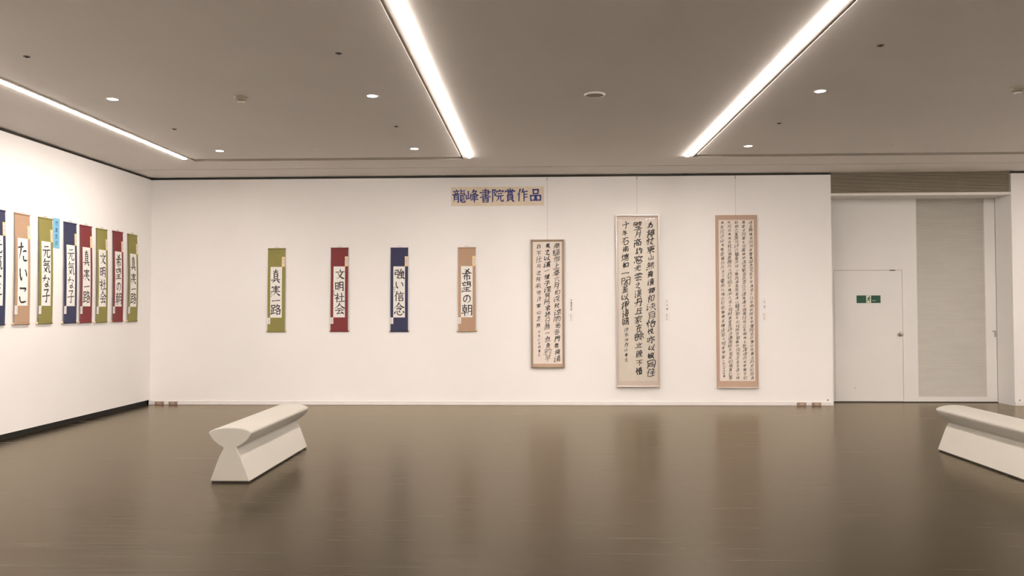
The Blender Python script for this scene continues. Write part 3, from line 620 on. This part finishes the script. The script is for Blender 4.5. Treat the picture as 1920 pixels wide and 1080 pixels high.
'夬': 'k 18,22 84,18 80,44|h 0,52 100,46|p 48,0 46,56 4,98|n 52,52 98,98', '家': 'd 48,0 52,10|v 10,16 6,30|k 10,18 92,13 86,28|h 22,34 80,30|p 50,34 8,58|k 34,46 58,70 50,98 34,92|p 46,56 8,80|p 50,68 6,96|p 84,42 60,58|n 58,54 98,88',
'心': 'd 14,40 4,70|o 30,34 34,84 74,88 82,64|d 50,22 60,38|d 80,32 98,56', '忠': 'v 22,10 24,36|b 22,10 80,6 78,34|h 24,36 78,33|v 50,0 50,56|d 14,66 4,88|o 30,62 34,92 74,94 82,80|d 50,58 60,70|d 80,60 98,78', '玄': 'd 48,0 54,12|h 4,24 96,18|o 50,24 24,50 64,48 22,86 86,80|d 70,64 90,94',
'二': 'h 14,30 86,26|h 0,84 100,78', '廿': 'h 2,34 98,28|v 30,6 30,86|v 70,4 70,86|h 30,88 70,85', '四': 'v 8,14 12,90|b 8,14 92,9 88,88|h 12,90 88,86|p 38,14 36,40 22,58|k 62,12 62,44 80,46',
}
PAIR = {'接': '扌妾', '杖': '木丈', '清': '氵青', '和': '禾口', '浮': '氵孚', '怡': '忄台', '悦': '忄兌', '娯': '女呉', '佳': '亻圭', '惜': '忄昔', '押': '扌甲', '海': '氵毎', '漢': '氵漢', '晩': '日免', '沖': '氵中', '俊': '亻兌',
        '騒': '馬騒', '如': '女口', '深': '氵深', '秋': '禾火', '涼': '氵京', '揚': '扌易', '種': '禾重', '何': '亻可', '終': '糸冬', '約': '糸勺', '仕': '亻士', '決': '氵夬', '仁': '亻二', '楊': '木易', '説': '木兌', '任': '亻丈', '悟': '忄台', '漁': '氵魚', '持': '扌士', '暗': '日立'}
for q, (a, b) in PAIR.items():
    out = []
    for piece, x0, x1 in ((RUN['L' + a], 0, 36), (RUN.get('R' + b) or RUN[b], 38, 100)):
        for st in piece.split('|'):
            out.append(st[0] + ' ' + ' '.join('%.0f,%s' % (x0 + (x1 - x0) * float(p_.split(',')[0]) / 100, p_.split(',')[1]) for p_ in st[2:].split()))
    RUN[q] = '|'.join(out)
def running(mb, text, x, zt, zb, size, w, yf, seed, link=0.3, wild=1.25, lift=0.0016, vary=0.6):
    """a column of running-hand brush characters centred on x, from zt down to zb"""
    r = random.Random(seed); step = (zt - zb) / len(text); last = None; lay = 0; load = 1.3
    for i, ch in enumerate(text):
        load = load * r.uniform(0.72, 0.98)
        if load < 0.62 or r.random() < 0.14: load = r.uniform(1.1, 1.5)
        wc = w * (1 + vary * (load - 0.95))
        flat = 0.5 if ch in '一二' else 1.0
        k_ = r.choice([.72, .85, .95, 1.05]); sx = size * k_ * r.uniform(.78, 1.05); sy = min(size * k_ * r.uniform(.80, 1.08), step * 0.93) * (1 if flat == 1 else .8)
        rot = r.uniform(-.10, .03) * wild; sl = r.uniform(.02, .16) * wild
        cx = x + r.uniform(-.07, .07) * size * wild; cz = zt - (i + .5) * step
        def to(u, v):
            a, b = (u - 50) / 100, (50 - v) / 100
            a += sl * b; b += 0.10 * wild * a
            return (cx + (a * cos(rot) + b * sin(rot)) * sx, cz + (-a * sin(rot) + b * cos(rot)) * sy)
        strokes = RUN[ch].split('|'); end = None
        for st in strokes:
            kind = st[0]; pts = [tuple(map(float, q.split(','))) for q in st[2:].split()]
            j = 3.2 * wild
            pts = [(px + r.uniform(-j, j), py + r.uniform(-j, j)) for px, py in pts]
            if len(pts) == 2 and kind in 'hvpn':
                mx_, my_ = (pts[0][0] + pts[1][0]) / 2, (pts[0][1] + pts[1][1]) / 2
                bow = r.uniform(-7, 7) * wild
                pts.insert(1, (mx_ + (bow if kind != 'h' else 0), my_ + (bow * .7 if kind == 'h' else 0)))
            knd = 'o' if kind in 'hvbk' and len(pts) > 2 else kind
            P = [to(*q) for q in sample(pts, knd)]
            lens = [0]
            for a, b in zip(P, P[1:]): lens.append(lens[-1] + math.hypot(b[0] - a[0], b[1] - a[1]))
            T = lens[-1] or 1
            ws = [max(wc * .15, wc * 1.25 * lerp_w(kind, l / T) * r.uniform(.85, 1.15)) for l in lens]
            lay = (lay + 1) % 9; off = lift + lay * 0.00003
            mb.ribbon(P, ws, lambda X, Zz: (X, yf(Zz) - off, Zz))
            if end and r.random() < link:
                m_ = ((end[0] + P[0][0]) / 2 + r.uniform(-.04, .04) * size, (end[1] + P[0][1]) / 2)
                mb.ribbon([end, m_, P[0]], [wc * .35, wc * .22, wc * .35], lambda X, Zz: (X, yf(Zz) - lift, Zz))
            end = P[-1]
            if last is not None and r.random() < link * .6:
                a = last; b = P[0]
                if a[1] > b[1] and abs(a[0] - b[0]) < size * .5: mb.ribbon([a, ((a[0]+b[0])/2 + .03 * size, (a[1]+b[1])/2), b], [wc * .3, wc * .2, wc * .35], lambda X, Zz: (X, yf(Zz) - lift, Zz))
            last = None
        last = end
    return mb

# ------------------------------------------------------------------ hanging scrolls
H, W2 = 1.25, 0.131
def scroll(colour, text, label, loc, rz, group, sig=0, w=0.0095, bow=0.010, dx=0.0, slip='gold'):
    yf = lambda z: -0.010 - 0.014 * (-z / H) - bow * sin(pi * min(1, max(0, -z / H)))
    t = thing('hanging_scroll', label, 'hanging scroll', loc, rz, group)
    cl = M[colour]
    MB().sheet(-W2, W2, -0.004, -H + 0.012, yf, 0.0014, 14).build('mounting', cl, t)
    MB().lathe([(0.008, -W2 - 0.002), (0.009, -W2), (0.009, W2), (0.008, W2 + 0.002)], (0, -0.010, -0.006), 'x', 12).build('top_rod', cl, t)
    MB().lathe([(0.013, -W2 - 0.004), (0.013, W2 + 0.004)], (0, yf(-H) + 0.012, -H), 'x', 16).build('roller', cl, t)
    for s in (-1, 1):
        MB().lathe([(0.0105, s * (W2 + 0.004)), (0.0125, s * (W2 + 0.008)), (0.0125, s * (W2 + 0.020)), (0.009, s * (W2 + 0.024))], (0, yf(-H) + 0.012, -H), 'x', 14).build('roller_knob', M['knobwood'], t, smooth=True)
    c = MB().tube([(-0.036, -0.012, 0.000), (-0.018, -0.010, 0.016), (0, -0.008, 0.025), (0.018, -0.010, 0.016), (0.036, -0.012, 0.000)], 0.0018, 6)
    c.build('hanging_cord', M['cord'], t)
    MB().lathe([(0.002, 0), (0.002, -0.012), (0.004, -0.013), (0.004, -0.015)], (0, 0, 0.023), 'y', 10).build('hook', M['metal'], t)
    px0, px1, pz0, pz1 = -0.089, 0.086, -0.281, -1.046
    pf = lambda z: yf(z) - 0.0012
    p = MB().sheet(px0, px1, pz0, pz1, pf, 0.001, 12).build('paper', M['paper'], t)
    ph = pz1 - pz0
    for ch, a, b, xa, xb in text:
        ink = MB(); brush(ink, ch, px0 + (px1 - px0) * xa, px0 + (px1 - px0) * xb, pz0 + ph * a, pz0 + ph * b, w, pf)
        ink.build('brushed_character', M['ink'], p)
    if sig:
        sg = MB(); scribble(sg, px0 + 0.012, pz0 + ph * sig, 0.024, 3, 0.0024, pf, int(loc[0] * 100) + int(loc[1] * 10))
        sg.build('signature', M['ink'], p)
    # award slip pinned at the upper edge, name slip at the lower
    sf = lambda z: yf(z) - 0.003
    a = MB().sheet(0.082, 0.131, -0.130, -0.280, sf, 0.001, 3).build('award_slip', M['gold'], t)
    a['label'] = 'gold-edged award slip'
    a2 = MB().sheet(0.087, 0.126, -0.150, -0.255, lambda z: sf(z) - 0.0008, 0.0006, 2).build('slip_centre', M['pinkslip'], a)
    sc = MB(); scribble(sc, 0.106, -0.160, 0.018, 4, 0.0016, lambda z: sf(z) - 0.001, 5 + len(label)); sc.build('slip_writing', M['greyink'], a)
    nsl = MB().sheet(-0.136, -0.088, -1.046, -1.142, sf, 0.001, 2).build('name_slip', M['white'], t)
    sc = MB(); scribble(sc, -0.112, -1.058, 0.016, 4, 0.0014, sf, 11 + len(label)); sc.build('slip_writing', M['greyink'], nsl)
    return t
SHIN = [('真', .055, .32, .06, .88), ('実', .36, .575, .06, .92), ('一', .55, .78, .14, .90), ('路', .74, .95, .00, .98)]
BUN = [('文', .055, .255, .17, 1.0), ('明', .29, .495, .12, .92), ('社', .515, .71, .10, 1.0), ('会', .725, .945, .08, 1.03)]
TSU = [('強', .055, .25, .08, .98), ('い', .265, .46, .10, .98), ('信', .49, .685, .05, .95), ('念', .71, .965, .0, 1.0)]
KIB = [('希', .05, .285, .08, .96), ('望', .295, .505, .08, .90), ('の', .54, .73, .12, .88), ('朝', .745, .975, .06, 1.0)]
GEN = [('元', .05, .26, .08, .95), ('気', .27, .50, .06, .98), ('な', .52, .72, .06, .92), ('子', .72, .955, .08, .95)]
TAI = [('た', .06, .36, .02, .98), ('い', .40, .66, .06, 1.0), ('こ', .68, .98, .04, .96)]
GB = 'hanging scrolls spaced along the back wall'
GL = 'hanging scrolls in a row on the left wall'
ZT = 2.355
scroll('green', SHIN, 'olive green scroll lettered 真実一路 on the back wall, closest to the room corner', (-3.949, D, ZT), 0, GB, .49)
scroll('red', BUN, 'maroon scroll lettered 文明社会 on the back wall', (-2.992, D, ZT + 0.003), 0, GB, .47)
scroll('navy', TSU, 'navy blue scroll lettered 強い信念 on the back wall', (-2.087, D, ZT), 0, GB, .40)
scroll('tan', KIB, 'tan scroll lettered 希望の朝 on the back wall beside the brown frame', (-1.071, D, ZT), 0, GB, .42)
ZL = 2.533
lw = 0.0085
scroll('navy', GEN, 'navy scroll cut off by the picture edge, before the tan one', (XL, 8.345, ZL), pi/2, GL)
scroll('tan', TAI, 'tan scroll lettered たいこ in thick strokes on the left wall', (XL, 8.765, ZL), pi/2, GL, 0, 0.0135)
scroll('green', GEN, 'olive green scroll lettered 元気な子 beside the blue paper strip', (XL, 9.190, ZL), pi/2, GL, 0, 0.0105)
scroll('navy', GEN, 'navy scroll lettered 元気な子 between the blue paper strip and a maroon scroll', (XL, 9.685, ZL - 0.003), pi/2, GL, 0, 0.0082)
scroll('red', SHIN, 'maroon scroll lettered 真実一路 on the left wall', (XL, 10.030, ZL - 0.005), pi/2, GL, .45)
scroll('green', BUN, 'olive green scroll lettered 文明社会 between two maroon scrolls', (XL, 10.402, ZL - 0.010), pi/2, GL, .5)
scroll('red', KIB, 'maroon scroll lettered 希望の朝 on the left wall', (XL, 10.806, ZL - 0.006), pi/2, GL, .42)
scroll('green', SHIN, 'olive green scroll lettered 真実一路 at the corner end of the left wall', (XL, 11.203, ZL - 0.010), pi/2, GL, .45, bow=0.016)

# blue paper strip between two scrolls
t = thing('paper_strip', 'light blue paper strip with written characters between two scrolls on left wall', 'paper sign', (XL, 9.412, 2.555), pi/2)
pf = lambda z: -0.004
p = MB().sheet(-0.068, 0.068, 0, -0.368, pf, 0.001, 2).build('sheet', M['bluepaper'], t)
ink = cursive(MB(), '竹友支部', 0.0, -0.02, -0.345, 0.066, pf, 3, 1.0, .4, 0)
ink.build('lettering', M['blueink'], p)

# title banner
t = thing('title_banner', 'beige paper banner with large blue brushed characters high on the back wall', 'banner', (-0.612, D, 3.119))
bw, bh = 0.696, 0.143
pf = lambda z: -0.004
p = MB().sheet(-bw, bw, bh, -bh, pf, 0.001, 2).build('sheet', M['beige'], t)
ink = MB()
for ch, a, b, c0, c1 in [('龍', 175, 405, 155, 378), ('峰', 395, 622, 158, 372), ('書', 638, 832, 150, 372), ('院', 835, 1048, 152, 362), ('賞', 1053, 1252, 142, 358), ('作', 1262, 1456, 145, 352), ('品', 1485, 1682, 146, 348)]:
    fx = lambda q: -bw + 2 * bw * (q - 150) / 1575
    fz = lambda q, xx: bh - 2 * bh * (q - 112 + (xx - 900) * 0.008) / 315
    brush(ink, ch, fx(a), fx(b), fz(c0, a), fz(c1, a), 0.0118 if ch != '品' else 0.0145, pf, shaky=0.8)
ink.build('lettering', M['blueink'], p)

# ------------------------------------------------------------------ framed calligraphy
def framed(label, x0, x1, z0, z1, yfr):
    return thing('framed_calligraphy', label, 'framed calligraphy', ((x0 + x1) / 2, D, z0), 0, 'tall framed calligraphies on the back wall')
def frame_bars(w, h, bar, dep, back=0.012):
    m = MB()
    m.box(-w, -w + bar, -dep, -back, 0, h).box(w - bar, w, -dep, -back, 0, h)
    m.box(-w + bar, w - bar, -dep, -back, 0, bar).box(-w + bar, w - bar, -dep, -back, h - bar, h)
    return m
def wire(t, h):
    top = 3.40 - t.location[2]
    MB().tube([(0, -0.006, h - 0.02), (0, -0.006, top)], 0.0016, 6).build('hanging_wire', M['wire'], t)
    MB().box(-0.006, 0.006, -0.010, 0.0, top - 0.045, top).build('rail_hook', M['wire'], t)

# first frame: bronze wood, three columns
t = framed('calligraphy in a slim brown frame, shortest of the three frames', -0.117, 0.381, 0.556, 2.465, 0)
w, h = 0.249, 1.909
MB().box(-w + .01, w - .01, -0.016, -0.001, .01, h - .01).build('backboard', M['dark'], t)
frame_bars(w, h, 0.022, 0.042, 0.001).build('frame', M['frame_brown'], t, bevel=0.004)
MB().box(-w + .02, w - .02, -0.024, -0.018, .02, h - .02).build('mount', M['tanmount'], t)
pf = lambda z: -0.026
p = MB().sheet(-0.216, 0.214, 0.062, h - 0.034, pf, 0.001).build('paper', M['pinkpaper'], t)
ink = MB()
running(ink, '蕭騒御上臺六月如深秋涼雨過巻門懸揚清', 0.141, h - 0.050, 0.085, 0.098, 0.0046, pf, 21, .45)
running(ink, '風之以漢一種子深何所求終日無一点魚釣竿', 0.000, h - 0.050, 0.100, 0.094, 0.0048, pf, 22, .45, vary=.9)
running(ink, '約不仕月之何来送決家心忠無', -0.133, h - 0.055, 0.580, 0.090, 0.0040, pf, 23, .45)
running(ink, '中玄仁廿四書之', -0.128, 0.560, 0.165, 0.046, 0.0022, pf, 24, .4)
ink.build('lettering', M['greyink'], p)
wire(t, h)

# second frame: silver edge, clear acrylic sheet, three columns
t = framed('calligraphy in a silver frame under shiny clear acrylic, black running script', 1.148, 1.786, 0.277, 2.821, 0)
w, h = 0.319, 2.544
MB().box(-w + .01, w - .01, -0.014, -0.001, .01, h - .01).build('backboard', M['dark'], t)
frame_bars(w, h, 0.013, 0.064, 0.001).build('frame', M['frame_silver'], t, bevel=0.003)
MB().box(-w + .01, w - .01, -0.022, -0.016, .01, h - .01).build('mount', M['pinkmount'], t)
pf = lambda z: -0.024
p = MB().sheet(-0.280, 0.284, 0.084, h - 0.072, pf, 0.001).build('paper', M['ivory'], t)
ink = MB()
running(ink, '為接杖東山無青清接和決自怡悦亦以娯同佳', 0.197, h - 0.090, 0.150, 0.134, 0.0061, pf, 31, .45)
running(ink, '璧月高約窓光雲之漢丹丘家在餘立晩不惜', 0.013, h - 0.090, 0.165, 0.134, 0.0061, pf, 32, .45)
running(ink, '十年石南塘如一閣蓋以押海鷗', -0.180, h - 0.090, 0.905, 0.126, 0.0058, pf, 33, .45)
running(ink, '沖本俊作山書之', -0.172, 0.880, 0.360, 0.066, 0.0030, pf, 34, .4)
ink.build('lettering', M['greyink'], p)
def bul(x, z):     # the sheet leans out towards its top and curls back under the frame's upper bar
    a = max(0.0, min(1.0, (z - (h - 1.20)) / 1.14)); lean = 0.026 * a * a * (1.5 - 0.5 * a)
    top = max(0.0, (z - (h - 0.075)) / 0.063)
    return -0.034 - lean * (1 - 0.75 * top * top) - 0.002 * cos(pi * x / (2 * w))
gm = MB(); NX, NZ = 16, 200
V = [(-w + .012 + (2 * w - .024) * i / NX, 0, .012 + (h - .024) * j / NZ) for j in range(NZ + 1) for i in range(NX + 1)]
V = [(x, bul(x, z), z) for x, y, z in V]
gm.add(V, [(j * (NX + 1) + i, j * (NX + 1) + i + 1, (j + 1) * (NX + 1) + i + 1, (j + 1) * (NX + 1) + i) for j in range(NZ) for i in range(NX)])
g = gm.build('acrylic_cover', M['acrylic'], t, smooth=True)
g['label'] = 'clear glossy acrylic sheet'
wire(t, h)

# third frame: tan mount, five columns of small script
t = framed('calligraphy with five columns of small script on a tan mount', 2.622, 3.220, 0.262, 2.811, 0)
w, h = 0.299, 2.549
MB().box(-w + .008, w - .008, -0.022, -0.001, .008, h - .008).build('backboard', M['dark'], t)
MB().box(-w + .004, w - .004, -0.034, -0.023, .010, h - .004).build('mount', M['tanmount'], t)
frame_bars(w, h, 0.007, 0.040, 0.001).build('frame', M['tanmount'], t)
b_ = MB().box(-w, w, -0.044, -0.001, -0.006, 0.014).build('bottom_rail', M['frame_silver'], t, bevel=0.003)
b_['label'] = 'pale metal bottom rail'
pf = lambda z: -0.0362
p = MB().sheet(-0.259, 0.257, 0.102, h - 0.071, pf, 0.001).build('paper', M['pinkpaper'], t)
ink = MB()
pool = [q for q in RUN if len(q) == 1 and q not in '一二口勺']
pick = random.Random(77)
for j, cx in enumerate((0.213, 0.107, 0.003, -0.103, -0.206)):
    txt = [pick.choice(pool) for _ in range(40 if j < 4 else 31)]
    running(ink, txt, cx, h - 0.080, 0.118 if j < 4 else 0.42, 0.060, 0.0029, pf, 41 + j, .25)
running(ink, '十年六月四日書', -0.200, 0.41, 0.155, 0.044, 0.0022, pf, 55, .2)
ink.build('lettering', M['paleink'], p)
wire(t, h)

# name cards beside the frames: an upper award card and a lower name card each
def card(name, label, x, z, w, h, text, size, seed, grp):
    t = thing('name_card', label, 'name card', (x, D, z), 0, grp)
    pf = lambda zz: -0.004
    p = MB().sheet(-w / 2, w / 2, h / 2, -h / 2, pf, 0.003).build('card', M['white'], t)
    ink = MB()
    if text: cursive(ink, text, 0.008, h / 2 - 0.012, -h / 2 + 0.012, size, pf, seed, .9, .2, 0)
    else: scribble(ink, -0.006, h / 2 - 0.012, 0.018, 5, 0.0016, pf, seed)
    ink.build('lettering', M['greyink'], p)
GC = 'small white cards beside the framed calligraphies'
for ref, x, zt, txt in (('brown', 0.476, 1.583, '龍峰書院賞'), ('silver', 1.893, 1.577, '準大賞'), ('tan-mounted', 3.323, 1.577, '大賞')):
    hgt = 0.191 if txt[0] != '大' else 0.17
    card('c', 'upper white card with dark printed characters beside the %s frame' % ref, x, zt - hgt / 2, 0.072, hgt, txt, 0.034, 60 + len(txt), GC)
    card('c', 'lower white card with faint small writing beside the %s frame' % ref, x + 0.006, 1.31, 0.078, 0.122, '', 0, 70 + len(txt), GC)

# ------------------------------------------------------------------ exit sign on the door
t = thing('exit_sign', 'green emergency exit sign with white running figure panel on the door', 'exit sign', (5.021, YR + 0.002, 1.566))
sw, shh = 0.179, 0.0575
MB().box(-sw, sw, -0.005, 0, -shh, shh).build('plate', M['signgreen'], t)
pn = MB().box(-0.036, 0.036, -0.0062, -0.004, -shh + .003, shh - .003).build('white_panel', M['signwhite'], t)
fig = MB(); pl = lambda x, z: (x, -0.0072, z)
fig.ribbon([(0.012, 0.034), (0.0121, 0.0341)], [0.010, 0.010], pl)
for pts, ww in (([(0.006, 0.020), (-0.002, 0.000)], [0.010, 0.008]), ([(0.006, 0.020), (-0.018, 0.014), (-0.026, 0.000)], [0.0045, 0.004, 0.0035]),
                ([(0.008, 0.018), (0.022, 0.008), (0.030, 0.014)], [0.004, 0.004, 0.003]), ([(-0.002, 0.002), (0.014, -0.014), (0.008, -0.040)], [0.006, 0.0055, 0.004]),
                ([(-0.003, 0.002), (-0.012, -0.020), (-0.032, -0.030)], [0.006, 0.0055, 0.004])):
    fig.ribbon(pts, ww, pl)
fig.build('running_figure', M['signgreen'], pn)
ex = MB()
for i, ch in enumerate('EXIT'):
    V, F = font_glyph(ch, 0.01)
    ex.add([(0.058 + i * 0.013 + u * 0.02, -0.0058, -0.030 + v * 0.022) for u, v in V], F)
ex.build('lettering', M['signwhite'], t)

# ------------------------------------------------------------------ sockets and studs low on the walls
def outlet(label, x):
    t = thing('wall_outlet', label, 'outlet', (x, D - 0.012, 0.0), 0, 'sockets set in the baseboard')
    MB().box(-0.063, 0.063, -0.030, 0, 0.0, 0.050).build('box', M['outlet'], t, bevel=0.003)
    MB().box(-0.030, 0.030, -0.033, -0.028, 0.014, 0.040).build('face', M['outlet_pale'], t, bevel=0.002)
    s = MB()
    for dx in (-0.016, -0.008, 0.008, 0.016): s.box(dx - .001, dx + .001, -0.0338, -0.0325, 0.022, 0.033)
    s.build('slots', M['black'], t)
outlet('brown baseboard socket close to the corner of the two walls', -5.72)
outlet('brown baseboard socket second from the corner of the two walls', -5.511)
outlet('brown baseboard socket below the tan-mounted frame, farther from the door', 3.850)
outlet('brown baseboard socket nearer the door recess', 4.066)
for lab, x in (('small round stud at the wall foot beside the white door', 4.238), ('small round stud at the wall foot beyond the louvre panel', 7.000)):
    t = thing('wall_stud', lab, 'stud', (x, D, 0.084), 0, 'small studs at the wall foot')
    MB().lathe([(0.013, 0), (0.013, -0.004), (0.008, -0.008)], axis='y', n=16).build('cap', M['metal'], t)
    MB().lathe([(0.004, -0.007), (0.004, -0.0095)], axis='y', n=10).build('screw', M['dark'], t)

# ------------------------------------------------------------------ benches
def make_bench(label, loc):
    t = thing('bench', label, 'bench', loc, 0, 'cream moulded benches')
    Lb, y0 = 1.64, 0.0
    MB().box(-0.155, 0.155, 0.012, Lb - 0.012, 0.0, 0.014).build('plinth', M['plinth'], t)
    half = [(0.168, 0.012), (0.124, 0.130), (0.089, 0.222), (0.066, 0.262), (0.058, 0.282), (0.058, 0.292), (0.072, 0.300), (0.095, 0.312), (0.130, 0.339), (0.158, 0.369), (0.170, 0.390), (0.177, 0.403),
            (0.180, 0.412), (0.178, 0.420), (0.169, 0.429), (0.140, 0.442), (0.100, 0.452), (0.050, 0.458), (0.0, 0.460)]
    prof = half + [(-x, z) for x, z in reversed(half[:-1])]
    b = MB().prism(prof, 0, Lb).build('body', M['cream'], t, bevel=0.013, seg=4, smooth=True)
    b.data.set_sharp_from_angle(angle=radians(38)); b.modifiers['bevel'].harden_normals = True
    return t
b1 = make_bench('cream moulded bench in front of the hanging scrolls', (-2.572, 6.515, 0))
b2 = copy_tree(b1); b2.location = (4.180, 6.495, 0)
b2['label'] = 'cream moulded bench cut off by the picture edge before the louvre panel'
tag(MB().box(-0.025, 0.025, -0.004, 0.004, 0, 0.0015).build('floor_scrap', M['amber'], loc=(3.55, 5.87, 0)), 'tiny amber scrap lying on the dark floor beside the cut-off bench', 'scrap')
